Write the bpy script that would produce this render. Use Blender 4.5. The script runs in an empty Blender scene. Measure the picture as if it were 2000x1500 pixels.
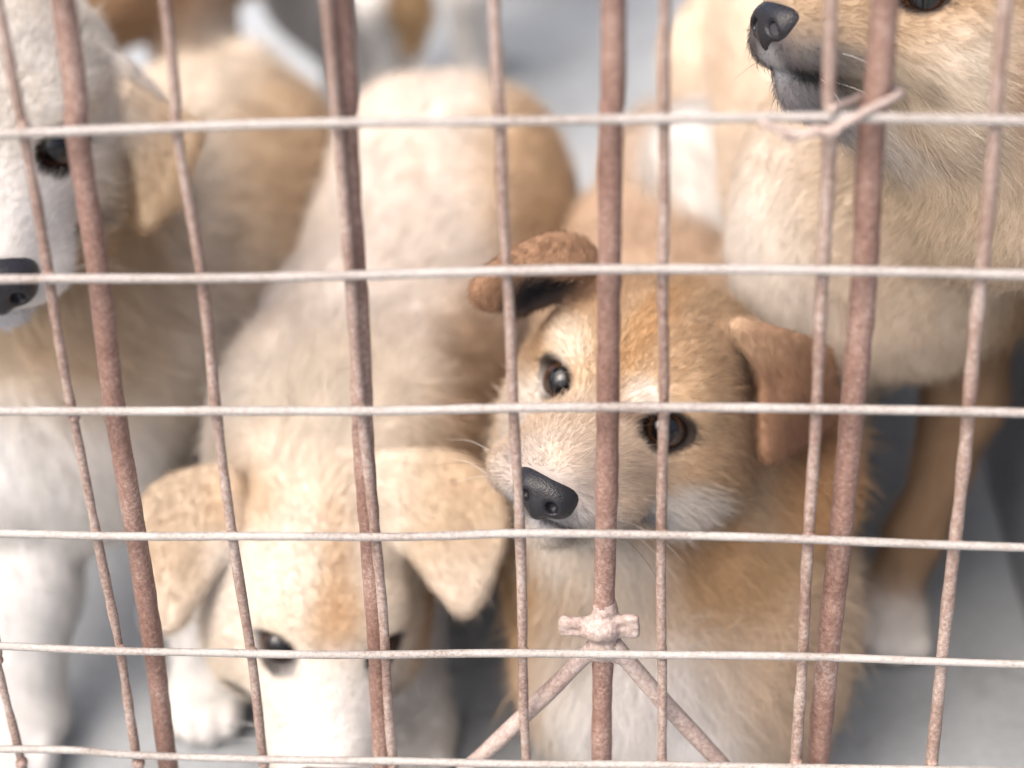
import bpy, math
import numpy as np
from mathutils import Vector, Matrix

SC = bpy.context.scene
COL = SC.collection
RNG = np.random.default_rng(7)

# ------------------------------------------------------------------ camera, sky, sun, exposure
FPX = 3800.0                      # focal length in pixels of the 2000 px wide photograph
PITCH, YAW, ROLL = .5441, .0783, -.0431
CAM = np.array([.052, -.66, .744])
_f = np.array([-math.sin(YAW) * math.cos(PITCH), math.cos(YAW) * math.cos(PITCH), -math.sin(PITCH)])
_r = np.array([math.cos(YAW), math.sin(YAW), 0.0])
_u = np.cross(_r, _f)
_r, _u = _r * math.cos(ROLL) + _u * math.sin(ROLL), -_r * math.sin(ROLL) + _u * math.cos(ROLL)

cam_data = bpy.data.cameras.new('camera')
cam = bpy.data.objects.new('camera', cam_data)
COL.objects.link(cam)
cam.matrix_world = Matrix(((_r[0], _u[0], -_f[0], CAM[0]), (_r[1], _u[1], -_f[1], CAM[1]), (_r[2], _u[2], -_f[2], CAM[2]), (0, 0, 0, 1)))
cam_data.sensor_width = 36.0
cam_data.lens = FPX / 2000 * 36.0
cam_data.clip_start, cam_data.clip_end = .01, 500
cam_data.dof.use_dof = True
cam_data.dof.focus_distance = .845
cam_data.dof.aperture_fstop = 3.5
SC.camera = cam

SUN_EL, SUN_AZ = math.radians(54), math.radians(-138)      # azimuth from +y towards +x
world = bpy.data.worlds.new('World')
SC.world = world
world.use_nodes = True
nt = world.node_tree
bg = nt.nodes['Background']
sky = nt.nodes.new('ShaderNodeTexSky')
sky.sky_type = 'NISHITA'
sky.sun_disc = False
sky.sun_elevation = SUN_EL
sky.sun_rotation = SUN_AZ
sky.air_density, sky.dust_density, sky.ozone_density = .6, 8.0, .5
nt.links.new(sky.outputs[0], bg.inputs[0])
bg.inputs[1].default_value = .15
sun_data = bpy.data.lights.new('sun', 'SUN')
sun_data.energy = .75
sun_data.angle = math.radians(60)
sun_data.color = (1, .985, .965)
sun = bpy.data.objects.new('sun', sun_data)
COL.objects.link(sun)
sun_dir = Vector((math.sin(SUN_AZ) * math.cos(SUN_EL), math.cos(SUN_AZ) * math.cos(SUN_EL), math.sin(SUN_EL)))
sun.rotation_euler = sun_dir.to_track_quat('Z', 'Y').to_euler()
sun.location = (-2, -1, 4)

SC.view_settings.view_transform = 'Standard'
SC.view_settings.look = 'None'
SC.view_settings.gamma = 1
SC.view_settings.use_curve_mapping = False
SC.view_settings.exposure = 1.42
SC.render.engine = 'CYCLES'
SC.cycles.use_denoising = True
SC.cycles.max_bounces = 10
SC.cycles.transparent_max_bounces = 8
SC.cycles_curves.shape = 'RIBBONS'
SC.cycles_curves.subdivisions = 2


def at(px, py, Y):
    """world point seen at a photograph pixel, on the vertical plane Y metres behind the gate"""
    d = _f + _r * (px - 1000) / FPX + _u * (750 - py) / FPX
    return CAM + d * (Y - CAM[1]) / d[1]


def at_z(px, py, Z):
    d = _f + _r * (px - 1000) / FPX + _u * (750 - py) / FPX
    return CAM + d * (Z - CAM[2]) / d[2]


def vnoise(p, freq, seed=0):
    """cheap smooth pseudo noise in -1..1"""
    r = np.random.default_rng(seed)
    out = np.zeros(len(p))
    for i in range(6):
        k = r.normal(size=3)
        k *= freq * r.uniform(.6, 1.5) / np.linalg.norm(k)
        out += np.sin(p @ k * 6.283 + r.uniform(0, 6.283))
    return out / 3.0


# ------------------------------------------------------------------ materials
def mat(name):
    m = bpy.data.materials.new(name)
    m.use_nodes = True
    n = m.node_tree.nodes
    return m, n, m.node_tree.links, n['Principled BSDF']


def noise_node(n, l, scale, detail=4, rough=.6, coord=None, dist=0.0):
    t = n.new('ShaderNodeTexNoise')
    t.inputs['Scale'].default_value = scale
    t.inputs['Detail'].default_value = detail
    t.inputs['Roughness'].default_value = rough
    t.inputs['Distortion'].default_value = dist
    if coord is not None:
        l.new(coord, t.inputs['Vector'])
    return t


def ramp(n, l, src, stops):
    r = n.new('ShaderNodeValToRGB')
    e = r.color_ramp.elements
    while len(e) < len(stops):
        e.new(.5)
    for el, (p, c) in zip(e, stops):
        el.position = p
        el.color = (*c, 1)
    l.new(src, r.inputs[0])
    return r


def concrete(name, a, b, c, scale=6):
    m, n, l, bs = mat(name)
    tc = n.new('ShaderNodeTexCoord')
    n1 = noise_node(n, l, scale, 8, .65, tc.outputs['Object'], .4)
    r1 = ramp(n, l, n1.outputs[0], [(.3, a), (.52, b), (.75, c)])
    n2 = noise_node(n, l, scale * 40, 3, .6, tc.outputs['Object'])
    n3 = noise_node(n, l, scale * 2.2, 5, .7, tc.outputs['Object'], 1.2)
    st = ramp(n, l, n3.outputs[0], [(.54, (1, 1, 1)), (.66, (.72, .69, .66))])
    mm = n.new('ShaderNodeMixRGB')
    mm.blend_type = 'MULTIPLY'
    mm.inputs[0].default_value = .8
    l.new(r1.outputs[0], mm.inputs[1])
    l.new(st.outputs[0], mm.inputs[2])
    r1 = mm
    mx = n.new('ShaderNodeMixRGB')
    mx.blend_type = 'OVERLAY'
    mx.inputs[0].default_value = .25
    l.new(r1.outputs[0], mx.inputs[1])
    l.new(n2.outputs[0], mx.inputs[2])
    l.new(mx.outputs[0], bs.inputs['Base Color'])
    bs.inputs['Roughness'].default_value = .72
    bp = n.new('ShaderNodeBump')
    bp.inputs['Strength'].default_value = .25
    bp.inputs['Distance'].default_value = .004
    l.new(n2.outputs[0], bp.inputs['Height'])
    l.new(bp.outputs[0], bs.inputs['Normal'])
    return m


def wire_metal(name, pale, mid, rust, lo=.38, hi=.62, scale=70):
    m, n, l, bs = mat(name)
    tc = n.new('ShaderNodeTexCoord')
    n1 = noise_node(n, l, scale * .2, 7, .72, tc.outputs['Object'], .3)
    n2 = noise_node(n, l, scale * 8, 4, .8, tc.outputs['Object'])
    ad = n.new('ShaderNodeMath')
    ad.operation = 'MULTIPLY_ADD'
    ad.inputs[1].default_value = .52
    l.new(n2.outputs[0], ad.inputs[0])
    sb = n.new('ShaderNodeMath')
    sb.operation = 'MULTIPLY'
    sb.inputs[1].default_value = .48
    l.new(n1.outputs[0], sb.inputs[0])
    l.new(sb.outputs[0], ad.inputs[2])
    r1 = ramp(n, l, ad.outputs[0], [(lo, rust), ((lo + hi) / 2, mid), (hi, pale)])
    l.new(r1.outputs[0], bs.inputs['Base Color'])
    bs.inputs['Roughness'].default_value = .55
    bs.inputs['Metallic'].default_value = .0
    bs.inputs['Specular IOR Level'].default_value = .5
    bp = n.new('ShaderNodeBump')
    bp.inputs['Strength'].default_value = .5
    bp.inputs['Distance'].default_value = .0012
    l.new(n2.outputs[0], bp.inputs['Height'])
    l.new(bp.outputs[0], bs.inputs['Normal'])
    return m


M_FLOOR = concrete('concrete_floor', (.215, .232, .245), (.265, .285, .30), (.315, .335, .348), 5)
M_WALL = concrete('painted_concrete', (.20, .215, .235), (.24, .255, .275), (.28, .295, .315), 4)
M_WIRE = wire_metal('zinc_wire', (.31, .295, .28), (.235, .212, .195), (.12, .078, .06), .35, .56)
M_VWIRE = wire_metal('rusty_wire', (.36, .305, .27), (.215, .15, .122), (.105, .056, .042), .37, .60)
M_BAR = wire_metal('rusty_bar', (.37, .29, .25), (.20, .120, .094), (.10, .048, .034), .38, .64)
M_ROD = wire_metal('weld_rod', (.38, .325, .295), (.27, .205, .18), (.14, .085, .068), .36, .58)

m, n, l, bs = mat('coat_skin')
va = n.new('ShaderNodeAttribute')
va.attribute_name = 'coat'
l.new(va.outputs['Color'], bs.inputs['Base Color'])
bs.inputs['Roughness'].default_value = .85
bs.inputs['Specular IOR Level'].default_value = .15
M_SKIN = m

m, n, l, bs = mat('coat_fur')
va = n.new('ShaderNodeAttribute')
va.attribute_name = 'coat'
l.new(va.outputs['Color'], bs.inputs['Base Color'])
bs.inputs['Roughness'].default_value = .6
bs.inputs['Specular IOR Level'].default_value = .25
tr = n.new('ShaderNodeBsdfTranslucent')
l.new(va.outputs['Color'], tr.inputs['Color'])
ms = n.new('ShaderNodeMixShader')
ms.inputs[0].default_value = .35
l.new(bs.outputs[0], ms.inputs[1])
l.new(tr.outputs[0], ms.inputs[2])
l.new(ms.outputs[0], n['Material Output'].inputs['Surface'])
M_FUR = m

m, n, l, bs = mat('dog_nose')
tc = n.new('ShaderNodeTexCoord')
vo = n.new('ShaderNodeTexVoronoi')
vo.inputs['Scale'].default_value = 1300
l.new(tc.outputs['Object'], vo.inputs['Vector'])
bp = n.new('ShaderNodeBump')
bp.inputs['Strength'].default_value = .4
bp.inputs['Distance'].default_value = .0005
l.new(vo.outputs[0], bp.inputs['Height'])
l.new(bp.outputs[0], bs.inputs['Normal'])
bs.inputs['Base Color'].default_value = (.012, .012, .015, 1)
nn = noise_node(n, l, 220, 4, .7, tc.outputs['Object'])
rr = ramp(n, l, nn.outputs[0], [(.35, (.24, .24, .24)), (.65, (.5, .5, .5))])
bs.inputs['Specular IOR Level'].default_value = .38
l.new(rr.outputs[0], bs.inputs['Roughness'])
M_NOSE = m


def eye_material(name, iris):
    m, n, l, bs = mat(name)
    tc = n.new('ShaderNodeTexCoord')
    sp = n.new('ShaderNodeSeparateXYZ')
    l.new(tc.outputs['Object'], sp.inputs[0])
    at_ = n.new('ShaderNodeAttribute')
    at_.attribute_name = 'axis'
    r1 = ramp(n, l, at_.outputs['Fac'], [(0, (.05, .035, .03)), (.52, (.06, .04, .03)), (.56, (.008, .006, .005)), (.64, tuple(c * .35 for c in iris)), (.86, tuple(c * .75 for c in iris)), (.91, (.003, .003, .003))])
    l.new(r1.outputs[0], bs.inputs['Base Color'])
    bs.inputs['Roughness'].default_value = .04
    return m


M_EYE = eye_material('dark_brown_eye', (.05, .024, .013))


# ------------------------------------------------------------------ mesh helpers
def mesh_obj(name, verts, faces, material, parent=None, smooth=True):
    me = bpy.data.meshes.new(name)
    me.from_pydata([tuple(v) for v in np.asarray(verts, float)], [], [tuple(int(i) for i in f) for f in faces])
    if smooth:
        me.polygons.foreach_set('use_smooth', [True] * len(me.polygons))
    me.materials.append(material)
    o = bpy.data.objects.new(name, me)
    COL.objects.link(o)
    if parent is not None:
        o.parent = parent
        o.matrix_parent_inverse = parent.matrix_world.inverted()
    return o


def quads_obj(name, verts, quads, material, parent=None, attr=None):
    me = bpy.data.meshes.new(name)
    nv, nq = len(verts), len(quads)
    me.vertices.add(nv)
    me.vertices.foreach_set('co', np.ascontiguousarray(verts, np.float32).ravel())
    me.loops.add(nq * 4)
    me.loops.foreach_set('vertex_index', np.ascontiguousarray(quads, np.int32).ravel())
    me.polygons.add(nq)
    me.polygons.foreach_set('loop_start', np.arange(0, nq * 4, 4, dtype=np.int32))
    me.polygons.foreach_set('loop_total', np.full(nq, 4, np.int32))
    me.polygons.foreach_set('use_smooth', np.ones(nq, bool))
    me.update(calc_edges=True)
    me.validate()
    if attr is not None:
        a = me.attributes.new('coat', 'FLOAT_COLOR', 'POINT')
        a.data.foreach_set('color', np.c_[attr, np.ones(nv)].astype(np.float32).ravel())
    me.materials.append(material)
    o = bpy.data.objects.new(name, me)
    COL.objects.link(o)
    if parent is not None:
        o.parent = parent
        o.matrix_parent_inverse = parent.matrix_world.inverted()
    return o


def smooth_path(pts, step):
    """Catmull-Rom resample"""
    P = np.asarray(pts, float)
    P = np.vstack([2 * P[0] - P[1], P, 2 * P[-1] - P[-2]])
    out = []
    for i in range(1, len(P) - 2):
        a, b, c, d = P[i - 1], P[i], P[i + 1], P[i + 2]
        k = max(2, int(np.linalg.norm(c - b) / step))
        for t in np.arange(k) / k:
            out.append(.5 * (2 * b + (c - a) * t + (2 * a - 5 * b + 4 * c - d) * t * t + (3 * b - a - 3 * c + d) * t ** 3))
    out.append(P[-2])
    return np.array(out)


def tube(name, pts, r, material, parent, sides=10, step=.004, wob=.00025, rvar=.04, seed=0):
    p = smooth_path(pts, step)
    for i in range(3):
        p[:, i] += vnoise(p, 9, seed * 3 + i) * wob
    rr = r * (1 + rvar * vnoise(p, 60, seed + 50) + rvar * .6 * vnoise(p, 14, seed + 90))
    t = np.gradient(p, axis=0)
    t /= np.linalg.norm(t, axis=1)[:, None]
    ref = np.array([0, 1, 0.]) if abs(t[0, 1]) < .9 else np.array([1., 0, 0])
    u = np.cross(t, ref)
    u /= np.linalg.norm(u, axis=1)[:, None]
    v = np.cross(t, u)
    a = np.arange(sides) * 2 * math.pi / sides
    V = p[:, None] + rr[:, None, None] * (u[:, None] * np.cos(a)[None, :, None] + v[:, None] * np.sin(a)[None, :, None])
    ns = len(p)
    faces = []
    for i in range(ns - 1):
        for j in range(sides):
            k = (j + 1) % sides
            faces.append((i * sides + j, i * sides + k, (i + 1) * sides + k, (i + 1) * sides + j))
    faces.append(tuple(range(sides - 1, -1, -1)))
    faces.append(tuple((ns - 1) * sides + j for j in range(sides)))
    return mesh_obj(name, V.reshape(-1, 3), faces, material, parent)


def box(name, lo, hi, material, parent=None, bevel=0.0):
    (x0, y0, z0), (x1, y1, z1) = lo, hi
    v = [(x0, y0, z0), (x1, y0, z0), (x1, y1, z0), (x0, y1, z0), (x0, y0, z1), (x1, y0, z1), (x1, y1, z1), (x0, y1, z1)]
    fc = [(0, 3, 2, 1), (4, 5, 6, 7), (0, 1, 5, 4), (1, 2, 6, 5), (2, 3, 7, 6), (3, 0, 4, 7)]
    o = mesh_obj(name, v, fc, material, parent, smooth=False)
    if bevel:
        b = o.modifiers.new('bevel', 'BEVEL')
        b.width, b.segments = bevel, 2
    return o


def empty(name, loc=(0, 0, 0)):
    o = bpy.data.objects.new(name, None)
    o.location = loc
    o.empty_display_size = .05
    COL.objects.link(o)
    bpy.context.view_layer.update()
    return o


def tag(o, label=None, category=None, group=None, kind=None):
    for k, v in (('label', label), ('category', category), ('group', group), ('kind', kind)):
        if v:
            o[k] = v
    return o


# ------------------------------------------------------------------ implicit surfaces
def norm(v):
    v = np.asarray(v, float)
    return v / np.linalg.norm(v)


def d_cone(p, a, b, ra, rb):
    ab = b - a
    L2 = max(float(ab @ ab), 1e-12)
    t = np.clip((p - a) @ ab / L2, 0, 1)
    q = p - a - t[..., None] * ab
    return np.sqrt((q * q).sum(-1)) - (ra + (rb - ra) * t)


def d_ell(p, c, A, r):
    q = (p - c) @ A
    k0 = np.sqrt(((q / r) ** 2).sum(-1))
    k1 = np.sqrt(((q / (r * r)) ** 2).sum(-1)) + 1e-9
    return k0 * (k0 - 1) / k1


def d_tri(p, a, b, c, th):
    def seg(p, a, b):
        ab = b - a
        t = np.clip((p - a) @ ab / max(float(ab @ ab), 1e-12), 0, 1)
        q = p - a - t[..., None] * ab
        return (q * q).sum(-1)
    nn = np.cross(b - a, c - a)
    nn = nn / np.linalg.norm(nn)
    ins = np.ones(p.shape[:-1], bool)
    for u, v in ((a, b), (b, c), (c, a)):
        ins &= ((p - u) @ np.cross(nn, v - u)) >= 0
    e = np.minimum(np.minimum(seg(p, a, b), seg(p, b, c)), seg(p, c, a))
    pl = ((p - a) @ nn) ** 2
    return np.sqrt(np.where(ins, pl, e)) - th


class Field:
    def __init__(self):
        self.P = []      # union pieces
        self.S = []      # cuts

    def _add(self, lst, fn, lo, hi, k, **kw):
        lst.append(dict(fn=fn, lo=np.asarray(lo, float), hi=np.asarray(hi, float), k=k, **kw))

    def cone(self, a, b, ra, rb, k=.02, col=(.6, .45, .3), flow=None, hair=.014, cut=False):
        a, b = np.asarray(a, float), np.asarray(b, float)
        R = max(ra, rb)
        fl = flow if flow is not None else (b - a)
        self._add(self.S if cut else self.P, lambda p: d_cone(p, a, b, ra, rb), np.minimum(a, b) - R, np.maximum(a, b) + R, k,
                  col=np.array(col), flow=norm(fl) if np.linalg.norm(fl) > 1e-9 else np.array([0, 1., 0]), hair=hair)

    def ell(self, c, A, r, k=.02, col=(.6, .45, .3), flow=(0, 1, 0), hair=.014, cut=False):
        c, r, A = np.asarray(c, float), np.asarray(r, float), np.asarray(A, float)
        R = r.max()
        self._add(self.S if cut else self.P, lambda p: d_ell(p, c, A, r), c - R, c + R, k, col=np.array(col), flow=norm(flow), hair=hair)

    def tri(self, a, b, c, th, k=.008, col=(.5, .35, .2), flow=None, hair=.006):
        a, b, c = (np.asarray(x, float) for x in (a, b, c))
        st = np.stack([a, b, c])
        fl = flow if flow is not None else c - (a + b) / 2
        self._add(self.P, lambda p: d_tri(p, a, b, c, th), st.min(0) - th, st.max(0) + th, k, col=np.array(col), flow=norm(fl), hair=hair)

    def __call__(self, p):
        p = np.asarray(p, float)
        d = np.full(p.shape[:-1], 1.0)
        for q in self.P:
            e = q['fn'](p)
            h = np.clip(.5 + .5 * (d - e) / q['k'], 0, 1)
            d = d * (1 - h) + e * h - q['k'] * h * (1 - h)
        for q in self.S:
            e = -q['fn'](p)
            h = np.clip(.5 - .5 * (d - e) / q['k'], 0, 1)
            d = d * (1 - h) + e * h + q['k'] * h * (1 - h)
        return d

    def grid(self, h):
        lo = np.min([q['lo'] for q in self.P], 0) - 3 * h - .005
        hi = np.max([q['hi'] for q in self.P], 0) + 3 * h + .005
        n = np.ceil((hi - lo) / h).astype(int) + 1
        ax = [lo[i] + h * np.arange(n[i]) for i in range(3)]
        D = np.full(n, .06)

        def sl(q, m):
            out = []
            for i in range(3):
                a = max(0, int((q['lo'][i] - m - lo[i]) / h))
                b = min(n[i], int((q['hi'][i] + m - lo[i]) / h) + 2)
                out.append(slice(a, b))
            return tuple(out)
        for q in self.P:
            s = sl(q, max(q['k'], .012) + .004)
            p = np.stack(np.meshgrid(ax[0][s[0]], ax[1][s[1]], ax[2][s[2]], indexing='ij'), -1)
            e = q['fn'](p)
            d = D[s]
            w = np.clip(.5 + .5 * (d - e) / q['k'], 0, 1)
            D[s] = d * (1 - w) + e * w - q['k'] * w * (1 - w)
        for q in self.S:
            s = sl(q, q['k'] + .004)
            p = np.stack(np.meshgrid(ax[0][s[0]], ax[1][s[1]], ax[2][s[2]], indexing='ij'), -1)
            e = -q['fn'](p)
            d = D[s]
            w = np.clip(.5 - .5 * (d - e) / q['k'], 0, 1)
            D[s] = d * (1 - w) + e * w + q['k'] * w * (1 - w)
        return D, lo

    def mesh(self, h, relax=2):
        D, lo = self.grid(h)
        V, Q = surface_nets(D, lo, h)
        V, Q = largest(V, Q)
        for _ in range(relax):
            acc = np.zeros_like(V)
            cnt = np.zeros(len(V))
            for i in range(4):
                a, b = Q[:, i], Q[:, (i + 1) % 4]
                np.add.at(acc, a, V[b])
                np.add.at(cnt, a, 1)
                np.add.at(acc, b, V[a])
                np.add.at(cnt, b, 1)
            V = V * .5 + .5 * acc / np.maximum(cnt, 1)[:, None]
        return V, Q


def surface_nets(D, lo, h):
    S = D < 0
    nx, ny, nz = D.shape
    c = [S[i:nx - 1 + i, j:ny - 1 + j, k:nz - 1 + k] for i in (0, 1) for j in (0, 1) for k in (0, 1)]
    cnt = sum(x.astype(np.int8) for x in c)
    act = (cnt > 0) & (cnt < 8)
    I = np.argwhere(act)
    pos = np.zeros((len(I), 3))
    num = np.zeros(len(I))
    corners = [(i, j, k) for i in (0, 1) for j in (0, 1) for k in (0, 1)]
    vals = {cc: D[I[:, 0] + cc[0], I[:, 1] + cc[1], I[:, 2] + cc[2]] for cc in corners}
    for a in corners:
        for ax in range(3):
            if a[ax] == 0:
                b = list(a)
                b[ax] = 1
                b = tuple(b)
                va, vb = vals[a], vals[b]
                m = (va < 0) != (vb < 0)
                t = np.where(m, va / np.where(m, va - vb, 1), 0)
                p = np.array(a)[None] + np.zeros((len(I), 3))
                p[:, ax] += t
                pos[m] += p[m]
                num[m] += 1
    V = lo + h * (I + pos / num[:, None])
    idx = np.full(act.shape, -1, np.int64)
    idx[act] = np.arange(len(I))
    quads = []
    for ax in range(3):
        sa = [slice(1, -1)] * 3
        sb = [slice(1, -1)] * 3
        sa[ax] = slice(0, -1)
        sb[ax] = slice(1, None)
        A, B = S[tuple(sa)], S[tuple(sb)]
        for sgn in (0, 1):
            E = np.argwhere((A & ~B) if sgn == 0 else (~A & B))
            off = np.ones(3, int)
            off[ax] = 0
            E = E + off
            o1, o2 = (ax + 1) % 3, (ax + 2) % 3
            d1 = np.zeros(3, int)
            d1[o1] = 1
            d2 = np.zeros(3, int)
            d2[o2] = 1
            g = [E - d1 - d2, E - d2, E, E - d1]
            q = np.stack([idx[tuple(x.T)] for x in g], 1)
            quads.append(q if sgn == 0 else q[:, ::-1])
    Q = np.vstack(quads)
    return V, Q[(Q >= 0).all(1)]


def largest(V, Q):
    """keep the largest connected island, so that a body is one continuous surface"""
    lab = np.arange(len(V))
    while True:
        m = lab[Q].min(1)
        new = lab.copy()
        for i in range(4):
            np.minimum.at(new, Q[:, i], m)
        new = new[new]
        if (new == lab).all():
            break
        lab = new
    ids, c = np.unique(lab[Q[:, 0]], return_counts=True)
    keep = ids[c.argmax()]
    Q = Q[lab[Q[:, 0]] == keep]
    u, inv = np.unique(Q, return_inverse=True)
    return V[u], inv.reshape(-1, 4)


# ------------------------------------------------------------------ dogs
class Dog:
    def __init__(self):
        self.F = Field()
        self.spots = []        # (centre, axes, radii, softness, colour, amount)
        self.bald = []         # (centre, axes, radii): no hair inside
        self.short = []        # (centre, radius, factor)
        self.eyes = []
        self.dense = None

    def chain(self, pts, k=.03, col=(.6, .45, .3), hair=.014, cols=None):
        for i in range(len(pts) - 1):
            (a, ra), (b, rb) = pts[i], pts[i + 1]
            self.F.cone(a, b, ra, rb, k, cols[i] if cols else col, hair=hair)

    def plate(self, pts, th, col, k=.006, tip=None, hair=.005, core=None):
        # thin leaf-shaped flap: a fan of triangles about its middle
        P = [np.asarray(p, float) for p in pts]
        Q = []
        for i in range(len(P)):
            a, b, c, d = (P[(i + j) % len(P)] for j in (-1, 0, 1, 2))
            for t in (0, .33, .67):
                Q.append(.5 * (2 * b + (c - a) * t + (2 * a - 5 * b + 4 * c - d) * t * t + (3 * b - a - 3 * c + d) * t ** 3))
        P = Q
        c = np.mean(P, 0) if core is None else np.asarray(core, float)
        fl = (np.asarray(tip, float) - P[0]) if tip is not None else c - P[0]
        for i in range(len(P)):
            self.F.tri(c, P[i], P[(i + 1) % len(P)], th, k, col, fl, hair)

    def leg(self, pts, col, paw_dir=(0, -1, 0), hair=.008, paw=.018, pawcol=None):
        self.chain(pts, .014, col, hair)
        a, r = np.asarray(pts[-1][0], float), pts[-1][1]
        f = norm((paw_dir[0], paw_dir[1], 0))
        s = np.array([-f[1], f[0], 0])
        A = np.stack([s, f, [0, 0, 1]], 1)
        base = np.array([a[0], a[1], paw * .75])
        pc = pawcol or col
        self.F.ell(base + f * paw * .5, A, (paw * 1.05, paw * 1.35, paw * .75), .012, pc, f, .006)
        for i, o in enumerate((-.75, -.26, .26, .75)):
            self.F.ell(base + f * paw * (1.55 if abs(o) < .5 else 1.3) + s * paw * o - np.array([0, 0, paw * .12]), A, (paw * .32, paw * .55, paw * .52), .004, pc, f, .004)

    def head(self, pos, M, s, col, muz, cheek=None, brow=None, jaw=None, hair=.008, cheek_hair=.011, muzzle_len=1.0, eye_open=1.0, width=1.0, cheek_w=1.0, lip_w=1.0):
        """pos head centre; M columns right, forward, up"""
        F = self.F
        self.pos, self.M, self.s = np.asarray(pos, float), M, s
        cheek = cheek or col
        jaw = jaw or muz
        W = lambda x, y, z: self.pos + M @ (np.array([x * width, y * (muzzle_len if y > .05 else 1), z]) * s)
        self.W = W
        back = -M[:, 1]
        A = M
        F.ell(W(0, -.006, .006), A, np.array([.051 * width, .058, .050]) * s, .015, col, back + .2 * M[:, 2], hair)
        F.ell(W(0, .018, .016), A, np.array([.040 * width, .036, .033]) * s, .02, brow or col, back, hair * .8)
        for sx in (-1, 1):
            F.ell(W(.028 * sx * cheek_w, .006, -.020), A, np.array([.0245, .040, .032]) * s, .02 * s, cheek, back + .7 * sx * M[:, 0] - .3 * M[:, 2], cheek_hair)
            F.ell(W(.021 * sx, .036, .024), A, np.array([.015, .013, .011]) * s, .014 * s, brow or col, back + .3 * sx * M[:, 0], hair * .7)
        F.cone(W(0, .030, -.010), W(0, .092, -.0125), .029 * s, .0178 * s, .020 * s, muz, back, .006)
        F.ell(W(0, .062, -.010), A, np.array([.025, .034, .018]) * s, .015 * s, muz, back, .006)
        F.ell(W(0, .070, -.004), A, np.array([.015, .030, .012]) * s, .015 * s, muz, back, .005)
        for sx in (-1, 1):
            F.ell(W(.0135 * sx * lip_w, .079, -.0178), A, np.array([.0150 * lip_w, .025, .0122]) * s, .008 * s, muz, back + .3 * sx * M[:, 0] - .5 * M[:, 2], .005)
        F.cone(W(0, .022, -.037), W(0, .086, -.0335), .023 * s, .0108 * s, .006 * s, jaw, back - .2 * M[:, 2], .007)
        self.jawcol = jaw

    def finish_head(self, eye_x=.0205, eye_r=.0108, open_w=1.0, open_h=1.0, lips=True):
        F, W, M, s = self.F, self.W, self.M, self.s
        # eyes: found where the line from outside meets the face
        for sx in (1, -1):
            d = norm(M @ np.array([.42 * sx, .86, .22]))
            e = W(eye_x * sx, .036, .0085)
            t = np.linspace(.04, -.03, 281)
            val = F(e + t[:, None] * d)
            i = np.argmax(val < 0)
            surf = e + d * t[i]
            R = eye_r * s
            ctr = surf - d * R * .90
            side = norm(np.cross(d, M[:, 2]))
            if side @ M[:, 0] < 0:
                side = -side
            side = norm(side * 1.0 + M[:, 2] * (.16 * sx if side @ M[:, 0] * sx > 0 else 0))
            up = np.cross(side, d)
            if up @ M[:, 2] < 0:
                up = -up
            A = np.stack([side, d, up], 1)
            self.eyes.append((ctr, R, d, surf))
            w_, h_ = R * 1.16 * open_w, R * .80 * open_h
            Rb = (w_ * w_ + h_ * h_) / (2 * h_)
            c1, c2 = surf + up * (Rb - h_), surf - up * (Rb - h_)

            def almond(p, c1=c1, c2=c2, Rb=Rb):
                return np.maximum(np.sqrt(((p - c1) ** 2).sum(-1)), np.sqrt(((p - c2) ** 2).sum(-1))) - Rb
            F._add(F.S, almond, surf - w_, surf + w_, .0012)
            self.spots.append((almond, None, .0026 * s, .5, (.020, .015, .015), .97))
            self.spots.append((surf - M[:, 0] * sx * R * 1.25 + M[:, 1] * R * .2 - M[:, 2] * R * .45, A, np.array([R * .5, R * 1.3, R * .26]), .4, (.03, .02, .02), .85))
            self.bald.append((almond, None, .0009))
            self.short.append((surf, R * 2.4, .35))
        # nose
        self.nose_c = W(0, .1050, -.0108 + getattr(self, 'nose_drop', 0.0))
        self.bald.append((self.nose_c, M, np.array([.0136, .0115, .0116]) * s))
        self.spots.append((self.nose_c - M[:, 1] * .002, M, np.array([.0132, .0130, .0112]) * s, .15, (.012, .012, .014), 1.0))
        self.short.append((self.nose_c, .03 * s, .4))
        # mouth line: cut into the surface along both sides of the muzzle
        if lips:
            for sx in (1, -1):
                prev = None
                for (x, y, z) in ((.0, .115, -.0280), (.030, .106, -.0283), (.045, .090, -.0285), (.05, .072, -.0275), (.052, .055, -.0265), (.055, .042, -.0255)):
                    o = W(x * sx, y, z)
                    c = W(0, min(y, .085) - .004, z)
                    t = np.linspace(0, 1, 160)
                    val = F(o + t[:, None] * (c - o))
                    i = np.argmax(val < 0)
                    if not (val < 0).any():
                        continue
                    p = o + (c - o) * t[i]
                    if prev is not None:
                        F.cone(prev, p, .0019 * s, .0019 * s, .0015, cut=True)
                        mid = (prev + p) / 2
                        L = np.linalg.norm(p - prev) / 2
                        ax = norm(p - prev)
                        a2 = norm(np.cross(ax, M[:, 2]))
                        A = np.stack([ax, a2, np.cross(ax, a2)], 1)
                        self.spots.append((mid, A, np.array([L * 1.3, .006, .0038 * s]), .4, (.03, .025, .028), .95))
                    prev = p

    def build(self, name, label, res, n_hair, parts=True, face=True, base=(0, 0), hair_r=.000105, face_boost=3.0, eye_mat=None, group=None, tone=.08):
        root = empty(name, (base[0], base[1], 0))
        tag(root, label, 'dog', group)
        V, Q = self.F.mesh(res)
        if face:
            far = np.clip((np.linalg.norm(V - self.pos, axis=1) / self.s - .075) / .05, 0, 1)[:, None]
            V = V + far * np.stack([vnoise(V, 16, 70 + i) for i in range(3)], 1) * .0016
        # attributes by distance-weighted pieces
        Wt = np.zeros(len(V))
        col = np.zeros((len(V), 3))
        flow = np.zeros((len(V), 3))
        hair = np.zeros(len(V))
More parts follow.
